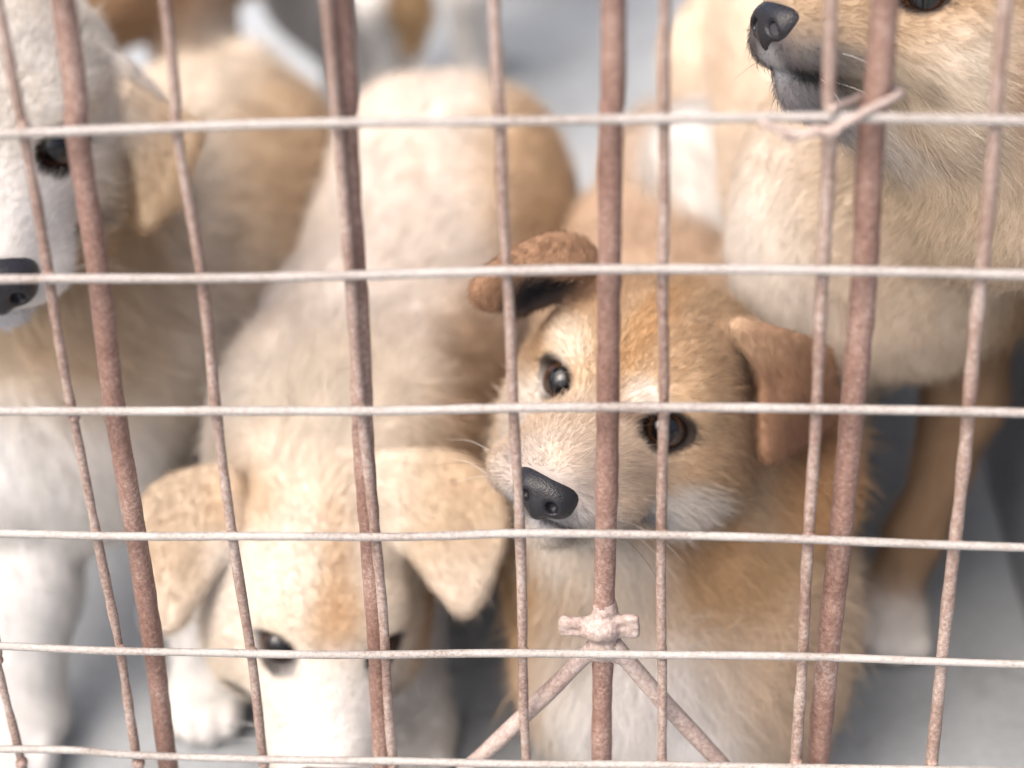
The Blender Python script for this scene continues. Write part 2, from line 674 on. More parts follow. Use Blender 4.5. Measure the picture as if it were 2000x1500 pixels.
        for q in self.F.P:
            e = np.maximum(q['fn'](V), -.004)
            w = np.exp(-np.minimum(e / .0055, 40)) + 1e-12
            Wt += w
            col += w[:, None] * q['col']
            flow += w[:, None] * q['flow']
            hair += w * q['hair']
        col /= Wt[:, None]
        flow /= Wt[:, None]
        hair /= Wt
        # vertex normals
        a, b, c, d = (V[Q[:, i]] for i in range(4))
        fn = np.cross(c - a, d - b)
        N = np.zeros_like(V)
        for i in range(4):
            np.add.at(N, Q[:, i], fn)
        N /= np.linalg.norm(N, axis=1)[:, None] + 1e-12
        if self.F(V[:1] + N[:1] * .002)[0] < self.F(V[:1] - N[:1] * .002)[0]:
            N = -N
            Q = Q[:, ::-1]

        def paint(p, col):
            j = vnoise(p, 45, 3)[:, None] * .15
            for (cc, A, r, soft, rgb, amt) in self.spots:
                dd = cc(p) / r if A is None else np.sqrt((((p - cc) @ A / r) ** 2).sum(-1))
                dd = dd + j[:, 0] * min(1, soft * 1.2)
                m = np.clip((1 + soft - dd) / (2 * soft), 0, 1)
                m = (m * m * (3 - 2 * m) * amt)[:, None]
                rgb = np.array(rgb)
                rgb = rgb * .96 + .04 * (rgb @ np.array([.3, .55, .15]))
                col = col * (1 - m) + m * rgb
            return col
        lum = (col @ np.array([.3, .55, .15]))[:, None]
        col = lum * .04 + col * .96
        pcol = paint(V, col)
        skin = pcol * (1 + .05 * vnoise(V, 60, 11)[:, None])
        body = quads_obj('body', V, Q, M_SKIN, root, np.clip(skin * .92, 0, 1))
        # fur roots
        tri = np.vstack([Q[:, [0, 1, 2]], Q[:, [0, 2, 3]]])
        ar = np.linalg.norm(np.cross(V[tri[:, 1]] - V[tri[:, 0]], V[tri[:, 2]] - V[tri[:, 0]]), axis=1) / 2
        ctr = V[tri].mean(1)
        if face:
            dh = np.linalg.norm(ctr - self.pos, axis=1) / self.s
            ar = ar * (1 + (face_boost - 1) * np.clip((.15 - dh) / .05, 0, 1))
        pr = ar / ar.sum()
        pick = RNG.choice(len(tri), n_hair, p=pr)
        u, v = RNG.random(n_hair), RNG.random(n_hair)
        fl = u + v > 1
        u[fl], v[fl] = 1 - u[fl], 1 - v[fl]
        wb = np.stack([1 - u - v, u, v], 1)[:, :, None]
        T = tri[pick]
        P = (V[T] * wb).sum(1)
        n_ = (N[T] * wb).sum(1)
        f_ = (flow[T] * wb).sum(1)
        c_ = (col[T] * wb).sum(1)
        L = (hair[T] * wb[:, :, 0]).sum(1)
        keep = np.ones(n_hair, bool)
        for (cc, A, r) in self.bald:
            keep &= (cc(P) > r) if A is None else ((((P - cc) @ A / r) ** 2).sum(-1) > 1)
        for (cc, r, fac) in self.short:
            dd = np.linalg.norm(P - cc, axis=1) / r
            L *= fac + (1 - fac) * np.clip(dd, 0, 1)
        keep &= P[:, 2] > .004
        P, n_, f_, c_, L = P[keep], n_[keep], f_[keep], c_[keep], L[keep]
        c_ = paint(P, c_)
        n_ /= np.linalg.norm(n_, axis=1)[:, None]
        nz = np.stack([vnoise(P, 28, 20 + i) for i in range(3)], 1) * .13 + np.stack([vnoise(P, 110, 30 + i) for i in range(3)], 1) * .06
        f_ = f_ + np.array([0, 0, -.15]) + nz + RNG.normal(size=P.shape) * .20
        t_ = f_ - (f_ * n_).sum(1)[:, None] * n_
        t_ /= np.linalg.norm(t_, axis=1)[:, None] + 1e-9
        L = L * RNG.uniform(.6, 1.2, len(L))
        stray = RNG.random(len(L)) < .05
        L[stray] *= 1.6
        lift = np.clip(.42 + .10 * vnoise(P, 40, 44) + RNG.normal(size=len(P)) * .10, .15, .9)
        lift[stray] += .25
        steps = np.array([0, .34, .68, 1.0])
        pts = np.empty((len(P), 4, 3))
        pts[:, 0] = P - n_ * .0008
        for i in range(1, 4):
            s1 = steps[i]
            pts[:, i] = P + L[:, None] * (t_ * (s1 * .93) + n_ * (lift * (s1 - .42 * s1 * s1))[:, None])
        cu = bpy.data.hair_curves.new('fur')
        cu.add_curves([4] * len(P))
        cu.position_data.foreach_set('vector', pts.astype(np.float32).ravel())
        ra = cu.attributes.get('radius') or cu.attributes.new('radius', 'FLOAT', 'POINT')
        rad = np.array([1, .9, .65, .15])[None] * hair_r * (.55 + .45 * np.clip(L / .012, 0, 1.3))[:, None]
        ra.data.foreach_set('value', rad.astype(np.float32).ravel())
        c_ = c_ * (1 + np.array([.6, 1.0, 1.5]) * tone * vnoise(P, 13, 62)[:, None] * .7 + tone * vnoise(P, 30, 61)[:, None] + RNG.normal(size=(len(P), 1)) * .15)
        c_ = np.clip(c_, .004, .95)
        ca = cu.attributes.new('coat', 'FLOAT_COLOR', 'CURVE')
        ca.data.foreach_set('color', np.c_[c_, np.ones(len(c_))].astype(np.float32).ravel())
        cu.materials.append(M_FUR)
        fo = bpy.data.objects.new('fur', cu)
        COL.objects.link(fo)
        fo.parent = body
        fo.matrix_parent_inverse = body.matrix_world.inverted()
        fo['kind'] = 'stuff'
        if face:
            fwd = self.M[:, 1]
            for (cc, R, dd, surf) in self.eyes:
                g = norm(dd * .35 + norm(CAM - cc) * .75)
                make_eye(cc, R, g, root, eye_mat or M_EYE)
            make_nose(self.nose_c, self.M, self.s * getattr(self, 'nose_scale', 1.0), root)
            make_whiskers(self, root)
        return root


def make_eye(c, R, g, root, material):
    up = np.array([0, 0, 1.])
    r = norm(np.cross(g, up))
    u = np.cross(r, g)
    seg, rings = 28, 20
    V, ax, Fc = [], [], []
    for i in range(rings + 1):
        th = math.pi * i / rings
        for j in range(seg):
            ph = 2 * math.pi * j / seg
            z = math.cos(th)
            rr = math.sin(th)
            bul = 1 + .05 * max(0, (z - .6) / .4)
            V.append(c + R * bul * (g * z + (r * math.cos(ph) + u * math.sin(ph)) * rr))
            ax.append((z + 1) / 2 if z < .2 else .52 + .48 * (z - .2) / .8 * 1.0)
    for i in range(rings):
        for j in range(seg):
            k = (j + 1) % seg
            Fc.append((i * seg + j, (i + 1) * seg + j, (i + 1) * seg + k, i * seg + k))
    o = mesh_obj('eye', V, Fc, material, root)
    a = o.data.attributes.new('axis', 'FLOAT', 'POINT')
    a.data.foreach_set('value', np.array(ax, np.float32))
    return o


def make_nose(c, M, s, root):
    F = Field()
    A = M
    s = s * .86
    W = lambda x, y, z: c + M @ (np.array([x * .88, y, z * 1.06]) * s)
    F.ell(W(0, -.001, .0035), A, np.array([.0165, .0125, .0085]) * s, .004)
    for sx in (-1, 1):
        F.ell(W(.0085 * sx, .0, -.001), A, np.array([.0085, .0115, .0085]) * s, .004 * s)
    F.ell(W(0, .001, -.004), A, np.array([.0065, .0105, .0095]) * s, .004 * s)
    for sx in (-1, 1):
        F.cone(W(.0075 * sx, .016, -.001), W(.0085 * sx, .0085, -.002), .0036 * s, .0028 * s, .0015 * s, cut=True)
        F.cone(W(.0085 * sx, .0125, -.003), W(.0145 * sx, .0085, -.005), .0017 * s, .0010 * s, .0015 * s, cut=True)
    F.cone(W(0, .0135, .002), W(0, .0115, -.014), .0008 * s, .0010 * s, .002 * s, cut=True)
    V, Q = F.mesh(.0010 * s, 2)
    a, b, cc, d = (V[Q[:, i]] for i in range(4))
    return quads_obj('nose', V, Q, M_NOSE, root)


def make_whiskers(dog, root):
    W, M, s = dog.W, dog.M, dog.s
    pts, cols = [], []
    for sx in (-1, 1):
        for i in range(6):
            y = RNG.uniform(.07, .095)
            z = RNG.uniform(-.030, -.016)
            o, c = W(.05 * sx, y, z), W(0, y - .004, z)
            t = np.linspace(0, 1, 80)
            val = dog.F(o + t[:, None] * (c - o))
            if not (val < 0).any():
                continue
            p = o + (c - o) * t[np.argmax(val < 0)]
            L = RNG.uniform(.018, .034) * s
            d = norm(M @ np.array([sx * .8, RNG.uniform(-.6, .1), RNG.uniform(-.5, .1)]))
            pts.append([p, p + d * L * .5, p + d * L - M[:, 2] * L * .15])
            cols.append((.05, .045, .045) if RNG.random() < .5 else (.7, .68, .65))
    if not pts:
        return
    cu = bpy.data.hair_curves.new('whiskers')
    cu.add_curves([3] * len(pts))
    cu.position_data.foreach_set('vector', np.array(pts, np.float32).ravel())
    ra = cu.attributes.get('radius') or cu.attributes.new('radius', 'FLOAT', 'POINT')
    ra.data.foreach_set('value', np.tile(np.array([.00011, .00009, .00003], np.float32), len(pts)))
    ca = cu.attributes.new('coat', 'FLOAT_COLOR', 'CURVE')
    ca.data.foreach_set('color', np.c_[np.array(cols), np.ones(len(cols))].astype(np.float32).ravel())
    cu.materials.append(M_FUR)
    o = bpy.data.objects.new('whiskers', cu)
    COL.objects.link(o)
    o.parent = root
    o.matrix_parent_inverse = root.matrix_world.inverted()
    o['kind'] = 'stuff'


def head_axes(fwd, up):
    f = norm(fwd)
    r = norm(np.cross(f, up))
    return np.stack([r, f, np.cross(r, f)], 1)


# ------------------------------------------------------------------ setting
def sheet(name, x0, x1, y0, y1, z, material):
    return tag(mesh_obj(name, [(x0, y0, z), (x1, y0, z), (x1, y1, z), (x0, y1, z)], [(0, 1, 2, 3)], material, None, False), kind='structure')


sheet('ground', -60, 60, -60, 60, -.004, M_FLOOR)
sheet('pen_floor', -1.6, .283, -.3, 1.9, 0, M_FLOOR)
w = box('wall', (.285, .05, -.02), (.405, 1.9, .9), M_WALL, bevel=.006)
tag(w, 'grey blue concrete side wall of the pen beside the dog looking up', 'wall')

# ------------------------------------------------------------------ the gate
CELL, ROW, H3 = .06, .0624, .33
gate = empty('cage_gate', (0, 0, 0))
tag(gate, 'rusty wire mesh cage gate with thick round bars in front of the dogs', 'gate')
Z0, Z1, X0, X1 = .012, .83, -.60, .72
HPX = [[(0, 262), (345, 248), (680, 240), (980, 237), (1300, 232), (1620, 230), (2000, 235)],
       [(0, 547), (395, 543), (690, 537), (990, 528), (1297, 526), (1607, 528), (2000, 537)],
       [(0, 803), (420, 803), (700, 803), (1000, 795), (1297, 795), (1595, 797), (2000, 806)],
       [(0, 1042), (190, 1046), (455, 1048), (735, 1049), (880, 1045), (1015, 1041), (1293, 1046), (1580, 1053), (2000, 1070)],
       [(0, 1262), (235, 1270), (490, 1277), (750, 1278), (1022, 1276), (1293, 1278), (1568, 1283), (2000, 1298)],
       [(0, 1462), (140, 1465), (270, 1475), (520, 1482), (900, 1490), (1028, 1492), (1300, 1495), (1620, 1499), (2000, 1506)]]
for i, row in enumerate(HPX):
    p = [at(x, y, 0) for x, y in row]
    d0, d1 = (p[0] - p[1]) / np.linalg.norm(p[0] - p[1]), (p[-1] - p[-2]) / np.linalg.norm(p[-1] - p[-2])
    d0[2], d1[2] = d0[2] * .6, d1[2] * .6
    lead = [p[0] + d0 * k for k in (.21, .14, .07)]
    trail = [p[-1] + d1 * k for k in (.07, .14, .21)]
    p = [np.array([X0, 0, lead[0][2]])] + lead + p + trail + [np.array([X1, 0, trail[-1][2]])]
    tube('horizontal_wire', p, .0019 if i < 3 else .0018, M_WIRE, gate, seed=i)
for i, z in enumerate([H3 + ROW * k for k in (3, 4, 5, 6, 7)] + [H3 - ROW * 4, H3 - ROW * 5]):
    tube('horizontal_wire', [(X0, 0, z), (0, 0, z + .001), (X1, 0, z)], .0025, M_WIRE, gate, seed=20 + i, step=.01)
VPX = [[(-48, 1042), (-5, 1290), (42, 1490)],
       [(5, 40), (45, 250), (95, 540), (145, 815), (187, 1045), (235, 1270), (270, 1490)],
       [(320, 0), (345, 250), (395, 545), (420, 800), (455, 1047), (490, 1275), (515, 1490)],
       [(637, 0), (660, 250), (685, 540), (705, 800), (735, 1050), (752, 1280), (768, 1490)],
       [(965, 0), (978, 240), (990, 530), (1003, 795), (1015, 1045), (1022, 1275), (1028, 1490)],
       [(1300, 0), (1298, 235), (1297, 530), (1297, 800), (1293, 1045), (1293, 1280), (1293, 1490)],
       [(1625, 0), (1620, 240), (1607, 530), (1595, 800), (1580, 1050), (1568, 1285), (1555, 1490)],
       [(1965, 0), (1945, 235), (1918, 535), (1893, 805), (1865, 1060), (1840, 1293), (1820, 1490)]]


def upright(name, pxs, Y, r, material, seed, **kw):
    p = [at(x, y, Y) for x, y in pxs]
    top, bot = np.array([p[0][0], Y, Z1]), np.array([p[-1][0], Y, Z0])
    p = ([top] if p[0][2] < Z1 - .02 else []) + p + [bot]
    return tube(name, p, r, material, gate, seed=seed, **kw)


for i, pxs in enumerate(VPX):
    upright('vertical_wire', pxs, .0048, (.0020, .0021, .0022, .0022, .0022, .0022, .0025, .0027)[i], M_VWIRE, 40 + i, rvar=.09, wob=.0004)
BEAD = None
for i, pxs in enumerate(VPX):
    for (x, y) in pxs:
        if y < 100:
            continue
        c = at(x, y, .0026)
        if BEAD is None:
            bf = Field()
            bf.ell((0, 0, 0), np.eye(3), (.0031, .0034, .0025), .001)
            bf.ell((.0012, -.0006, .0011), np.eye(3), (.0018, .0026, .0018), .001)
            bv, bq = bf.mesh(.0009, 1)
            BEAD = quads_obj('weld_bead', bv, bq, M_VWIRE, gate)
            ob = BEAD
        else:
            ob = BEAD.copy()
            COL.objects.link(ob)
            ob.parent = gate
        ob.location = c
        ob.rotation_euler = (0, RNG.uniform(-.5, .5), 0)
        ob.scale = [RNG.uniform(.8, 1.05)] * 3
for i, c in enumerate((-9, -8, -7, -6, -5, 4.9, 6, 7, 8, 9, 10, 11)):
    x = c * CELL
    tube('vertical_wire', [(x, .0048, Z1), (x + .001, .0048, .4), (x, .0048, Z0)], .0023, M_VWIRE, gate, seed=60 + i, step=.01)
BPX = [[(120, 0), (150, 260), (195, 545), (225, 800), (265, 1045), (300, 1265), (330, 1500)],
       [(664, 0), (676, 250), (695, 540), (708, 800), (722, 1050), (738, 1280), (748, 1490)],
       [(1197, 0), (1193, 235), (1190, 530), (1187, 795), (1182, 1045), (1178, 1275), (1175, 1490)],
       [(1728, 0), (1703, 240), (1688, 535), (1665, 800), (1640, 1055), (1615, 1290), (1600, 1490)]]
for i, pxs in enumerate(BPX):
    upright('thick_bar', pxs, .0130, (.0046, .0045, .0047, .0052)[i], M_BAR, 80 + i, sides=16, rvar=.04)
for i, x in enumerate((-.50, -.40, -.285, .335, .44, .55)):
    tube('thick_bar', [(x, .013, Z1), (x, .013, .4), (x, .013, Z0)], .0048, M_BAR, gate, seed=90 + i, step=.01, sides=14)
for x in (X0 - .0165, X1 - .0015):
    box('gate_post', (x, -.006, 0), (x + .018, .022, .86), M_BAR, gate, .002)
box('gate_rail', (X0, -.005, Z1 - .001), (X1, .021, Z1 + .022), M_BAR, gate, .002)
# rods that fan out below the collar
tube('brace_rod', [at(1160, 1262, .0135), at(1060, 1362, .0135), at(925, 1492, .0135), at(700, 1700, .0135)], .0039, M_ROD, gate, sides=12, seed=101)
tube('brace_rod', [at(1196, 1255, .0132), at(1290, 1365, .0132), at(1400, 1482, .0132), at(1580, 1680, .0132)], .0039, M_ROD, gate, sides=12, seed=102)
KF = Field()
kx = lambda px, py, Y=.0105: at(px, py, Y)
for (xa, ya0, ya1, xb, yb0, yb1) in ((1100, 1212, 1232, 1170, 1214, 1238), (1170, 1214, 1238, 1240, 1208, 1236)):
    a, b, c, d = kx(xa, ya0), kx(xb, yb0), kx(xb, yb1), kx(xa, ya1)
    KF.tri(a, b, c, .0021, .001)
    KF.tri(a, c, d, .0021, .001)
KF.cone(kx(1182, 1185, .013), kx(1178, 1268, .013), .0054, .0058, .003)
KF.ell(kx(1172, 1232, .0085), np.eye(3), (.0082, .0044, .0060), .0015)
KF.cone(kx(1180, 1262, .013), kx(1218, 1284, .013), .005, .0036, .003)
KF.cone(kx(1172, 1262, .013), kx(1140, 1284, .013), .005, .0036, .003)
V, Q = KF.mesh(.0009, 1)
V = V + np.stack([vnoise(V, 220, 5), vnoise(V, 220, 6), vnoise(V, 220, 7)], 1) * .0003
quads_obj('collar', V, Q, M_ROD, gate)
# wire tie twisted round the bar and the top wire
tw = empty('tie_wire', tuple(at(1600, 250, -.004)))
tag(tw, 'short twisted rusty tie wire wrapped round the thick bar under the muzzle', 'wire')
tp = [(1482, 240, -.0045), (1515, 252, -.005), (1560, 262, -.0055), (1605, 258, -.006), (1650, 240, -.006), (1700, 212, -.0005), (1748, 188, .006), (1758, 178, .0135), (1735, 172, .0205), (1690, 185, .019), (1650, 202, .0085), (1622, 215, -.003)]
tube('strand', [at(*p) for p in tp], .0017, M_ROD, tw, sides=8, step=.002, seed=110)
p = smooth_path([at(1490, 250, -.0065), at(1540, 262, -.007), at(1610, 258, -.0072), at(1640, 245, -.0078)], .001)
ang = np.arange(len(p)) * .42
p = p + .0019 * np.stack([np.zeros(len(p)), np.cos(ang), np.sin(ang)], 1)
tube('strand', p, .0011, M_ROD, tw, sides=8, step=.001, seed=111, wob=.0001)

# ------------------------------------------------------------------ coat colours
TAN = (.46, .315, .19)
DTAN = (.36, .20, .10)
BROWN = (.20, .10, .055)
CREAM = (.56, .465, .36)
PCREAM = (.585, .52, .455)
WHITE = (.62, .60, .575)
GREY = (.28, .28, .29)
BLACK = (.03, .026, .026)

# ------------------------------------------------------------------ dog A: tan puppy with the folded ears, middle
def rodrigues(w):
    w = np.asarray(w, float)
    t = np.linalg.norm(w)
    k = w / t
    K = np.array([[0, -k[2], k[1]], [k[2], 0, -k[0]], [-k[1], k[0], 0]])
    return np.eye(3) + math.sin(t) * K + (1 - math.cos(t)) * K @ K


B0 = np.array([[-1, 0, 0], [0, -1, 0], [0, 0, 1]], float)


def dog_a():
    D = Dog()
    M = rodrigues((0, 0, -.105)) @ rodrigues((-.3212, .2924, -.2678)) @ B0 @ rodrigues((-.055, 0, 0))
    D.head((.0510, .1546, .2384), M, 1.12, TAN, (.525, .410, .303), cheek=(.476, .344, .221), brow=(.476, .336, .205), jaw=(.590, .541, .476), width=1.0, cheek_w=1.0, cheek_hair=.011, lip_w=1.18, muzzle_len=.95)
    W = D.W
    # neck, chest, trunk
    chest = at(1340, 1215, .165)
    D.chain([(W(0, -.025, -.012), .055), (W(0, -.03, -.055) + np.array([.008, .02, 0]), .066), (chest, .080)], .03, (.55, .44, .32), .017)
    D.chain([(chest, .080), (at(1320, 900, .27) + np.array([0, 0, -.01]), .078), (np.array([.058, .36, .150]), .064), (np.array([.054, .45, .160]), .056)], .04, (.459, .336, .238), .016)
    D.F.ell(at(1290, 1330, .125), np.eye(3), (.060, .045, .055), .03, (.640, .607, .558), (0, -.2, -1), .022)
    tl = [(np.array([.054, .485, .200]), .022), (at(1255, 345, .50), .021), (at(1300, 300, .49), .026), (at(1365, 315, .46), .031), (at(1415, 420, .43), .029), (at(1450, 500, .41), .014)]
    D.chain(tl, .012, WHITE, .024, cols=[TAN, (.410, .246, .123), WHITE, WHITE, WHITE])
    x = chest[0]
    for sx in (-1, 1):
        D.leg([((x + .042 * sx, .17, .11), .030), ((x + .042 * sx, .165, .055), .020), ((x + .042 * sx, .155, .025), .017)], (.607, .541, .459), paw=.020)
        D.leg([((.06 + .045 * sx, .43, .14), .045), ((.06 + .05 * sx, .40, .085), .030), ((.06 + .05 * sx, .445, .05), .018), ((.06 + .05 * sx, .43, .022), .016)], TAN, paw=.019)
    # image-left ear: cup with dark inside, rolled rim and tip to the side
    e = lambda px, py, Y: at(px, py, Y)
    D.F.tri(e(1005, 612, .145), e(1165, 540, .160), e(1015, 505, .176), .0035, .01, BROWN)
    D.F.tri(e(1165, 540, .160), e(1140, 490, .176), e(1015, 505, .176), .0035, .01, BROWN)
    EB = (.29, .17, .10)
    D.plate([e(1000, 512, .146), e(1030, 486, .152), e(1085, 468, .158), e(1135, 480, .162), e(1162, 512, .162), e(1120, 526, .146), e(1050, 528, .142)], .0027, EB, .005, e(960, 560, .13), .0045)
    D.plate([e(1002, 508, .146), e(1018, 540, .142), e(985, 585, .136), e(955, 588, .132), e(935, 570, .130), e(944, 548, .132), e(968, 528, .138)], .0027, EB, .005, e(940, 580, .13), .0045)
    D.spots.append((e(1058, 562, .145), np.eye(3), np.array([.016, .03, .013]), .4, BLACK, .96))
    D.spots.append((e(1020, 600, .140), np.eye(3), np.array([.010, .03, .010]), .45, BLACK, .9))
    # image-right ear: folded flap hanging forward
    EC = (.25, .138, .08)
    q1, q2, q3, q4 = e(1440, 636, .134), e(1606, 690, .150), e(1500, 893, .116), e(1630, 800, .152)
    D.F.tri(e(1430, 660, .165), e(1620, 720, .185), q1, .003, .008, (.40, .27, .17))
    D.F.tri(e(1620, 720, .185), q2, q1, .003, .005, (.36, .23, .14))
    D.plate([q1, e(1530, 655, .136), q2, q4, e(1570, 862, .134), q3, e(1492, 800, .122), e(1484, 715, .128)], .0026, EC, .004, q3, .004)
    D.spots.append((e(1462, 690, .15), np.eye(3), np.array([.010, .03, .016]), .4, (.07, .035, .02), .85))
    D.spots.append((e(1580, 830, .14), np.eye(3), np.array([.022, .03, .020]), .6, (.13, .065, .04), .75))
    D.F.ell(e(1565, 930, .17), np.eye(3), (.024, .03, .03), .02, (.410, .246, .123), (.6, .3, -.7), .020)
    D.nose_drop = -.0038
    D.nose_scale = .98
    D.finish_head(eye_x=.0190, eye_r=.0098, open_w=1.1, open_h=.94)
    # markings
    D.spots += [
        (W(0, .075, .004), M, np.array([.016, .035, .02]) * 1.1, .5, (.574, .476, .377), .5),
        (W(0, .098, -.016), M, np.array([.024, .022, .020]) * 1.1, .45, (.30, .29, .30), .75),
        (W(-.018, .082, -.026), M, np.array([.016, .026, .013]) * 1.1, .5, (.279, .246, .213), .7),
        (W(0, .108, -.028), M, np.array([.017, .016, .008]) * 1.1, .5, (.508, .517, .541), .8),
        (W(-.044, .038, -.022), M, np.array([.017, .03, .014]) * 1.1, .4, (.64, .62, .585), .85),
        (W(.034, .045, -.012), M, np.array([.016, .03, .020]) * 1.1, .4, (.60, .55, .49), .85),
        (W(.026, .04, .028), M, np.array([.014, .02, .009]) * 1.1, .5, (.60, .53, .44), .7),
        (W(-.012, .05, .024), M, np.array([.009, .02, .006]) * 1.1, .5, (.689, .631, .558), .85),
        (W(-.010, .05, .0155), M, np.array([.007, .02, .003]) * 1.1, .5, (.14, .08, .06), .8),
        (W(0, .03, .046), M, np.array([.008, .05, .022]) * 1.1, .5, (.443, .262, .115), .7),
        (W(-.02, -.005, .052), M, np.array([.03, .03, .02]) * 1.1, .5, (.541, .410, .271), .5),
        (W(0, .03, -.062), M, np.array([.045, .06, .022]) * 1.1, .4, (.656, .615, .558), .85),
        (W(-.058, .0, -.050), M, np.array([.022, .04, .020]) * 1.1, .5, (.410, .246, .115), .75),
        (at(1270, 1400, .09), np.eye(3), np.array([.040, .05, .055]), .5, (.681, .664, .648), .9),
        (at(1450, 1130, .11), np.eye(3), np.array([.035, .05, .014]), .5, (.46, .32, .18), .6),
        (W(-.008, .094, -.022), M, np.array([.026, .020, .011]) * 1.1, .5, (.20, .20, .21), .75),
        (W(-.018, .074, -.024), M, np.array([.016, .024, .007]) * 1.1, .6, (.24, .22, .20), .6),
        (W(-.014, .076, -.0284), M, np.array([.03, .036, .0026]) * 1.1, .5, (.025, .022, .024), .9),
        (at(1010, 1200, .15), np.eye(3), np.array([.02, .06, .06]), .5, (.459, .279, .123), .7)]
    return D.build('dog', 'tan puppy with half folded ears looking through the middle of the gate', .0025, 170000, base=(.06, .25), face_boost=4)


# ------------------------------------------------------------------ dog B: cream puppy with drooping ears, head down
def dog_b():
    D = Dog()
    M = rodrigues((0, 0, -.09)) @ rodrigues((.22, .23, .29)) @ B0
    s = 1.08
    D.head((-.117, .15, .131), M, s, CREAM, (.623, .574, .508), cheek=(.607, .541, .451), brow=(.607, .525, .418), jaw=(.607, .558, .492), width=.86, cheek_w=1.25, cheek_hair=.008, hair=.006)
    W = D.W
    sh = np.array([-.108, .235, .160])
    D.chain([(W(0, -.03, .004), .042), (at(640, 900, .17) + np.array([0, .02, -.040]), .047), (sh, .062)], .03, PCREAM, .013)
    D.chain([(sh, .064), (np.array([-.102, .32, .158]), .070), (np.array([-.092, .42, .164]), .071), (np.array([-.078, .50, .184]), .074), (np.array([-.066, .545, .178]), .062)], .04, PCREAM, .014)
    # shoulder blades
    for sx in (-1, 1):
        D.F.ell(sh + np.array([.040 * sx, .0, .010]), np.eye(3), (.028, .045, .055), .03, PCREAM, (0, .6, -1), .013)
        D.F.ell(np.array([-.078 + .045 * sx, .49, .135]), np.eye(3), (.040, .06, .065), .03, (.492, .344, .205) if sx > 0 else PCREAM, (0, .6, -1), .013)
    fl = at_z(415, 1375, 0)
    fr = at_z(815, 1475, 0)
    D.leg([((-.155, .225, .13), .034), ((fl[0], fl[1] + .02, .08), .024), ((fl[0], fl[1], .028), .019)], WHITE, paw=.021)
    D.leg([((-.068, .225, .13), .034), ((fr[0] - .01, fr[1] + .03, .075), .022), ((fr[0], fr[1] + .01, .028), .018)], (.590, .558, .517), paw=.020)
    for sx in (-1, 1):
        D.leg([((-.078 + .048 * sx, .50, .12), .046), ((-.075 + .052 * sx, .47, .08), .030), ((-.072 + .052 * sx, .525, .05), .018), ((-.072 + .052 * sx, .51, .022), .016)], CREAM, paw=.019)
    D.chain([(np.array([-.066, .59, .19]), .022), (np.array([-.055, .65, .17]), .018), (np.array([-.05, .69, .13]), .010)], .015, TAN, .016)
    e = lambda px, py, Y: at(px, py, Y)
    EC = (.46, .365, .265)
    EP = (.55, .47, .385)
    def flap(px, col_top, col_low, tip):
        P = [e(x, y, .156 - (y - 930) * .00017) for x, y in px]
        D.plate(P, .0032, col_top, .006, e(tip[0], tip[1], .156 - (tip[1] - 930) * .00017), .0048)
        cx = np.mean(P, 0)
        D.spots.append((e(tip[0], tip[1] - 20, .125), np.eye(3), np.array([.030, .05, .026]), .5, col_low, .8))
    flap([(452, 925), (370, 932), (305, 962), (288, 1020), (295, 1110), (325, 1222), (375, 1165), (418, 1095), (450, 1030)], EC, EP, (325, 1222))
    flap([(735, 915), (790, 893), (880, 898), (940, 935), (975, 995), (962, 1085), (915, 1183), (868, 1150), (805, 1070), (760, 1025)], EC, EP, (915, 1183))
    D.finish_head(eye_x=.0205, eye_r=.0100, open_w=1.05, open_h=1.05)
    D.spots += [
        (W(0, .03, .05), M, np.array([.010, .045, .025]) * s, .5, (.50, .34, .20), .8),
        (W(.022, .0, .05), M, np.array([.016, .05, .025]) * s, .6, (.656, .599, .517), .6),
        (W(-.022, .0, .05), M, np.array([.016, .05, .025]) * s, .6, (.656, .599, .517), .6),
        (W(0, .046, .026), M, np.array([.014, .016, .02]) * s, .5, (.492, .328, .189), .8),
        (W(0, .085, -.002), M, np.array([.026, .035, .03]) * s, .5, (.656, .631, .599), .8),
        (W(.046, -.012, .042), M, np.array([.016, .02, .02]) * s, .5, (.492, .336, .197), .8),
        (W(-.046, -.012, .042), M, np.array([.014, .02, .02]) * s, .5, (.492, .336, .197), .8),
        (W(-.058, .010, -.012), M, np.array([.016, .03, .022]) * s, .5, (.476, .303, .156), .8),
        (W(.045, .012, .012), M, np.array([.018, .03, .03]) * s, .5, (.656, .615, .566), .7),
        (at(1040, 420, .46), np.eye(3), np.array([.04, .10, .09]), .5, (.426, .287, .156), .8),
        (at(930, 800, .24), np.eye(3), np.array([.028, .09, .06]), .5, (.426, .279, .156), .8),
        (at(640, 820, .18), np.eye(3), np.array([.05, .05, .05]), .6, (.656, .582, .476), .6)]
    return D.build('dog', 'cream puppy with drooping ears and lowered head pressed against the gate', .0025, 170000, base=(-.11, .3), face_boost=4)


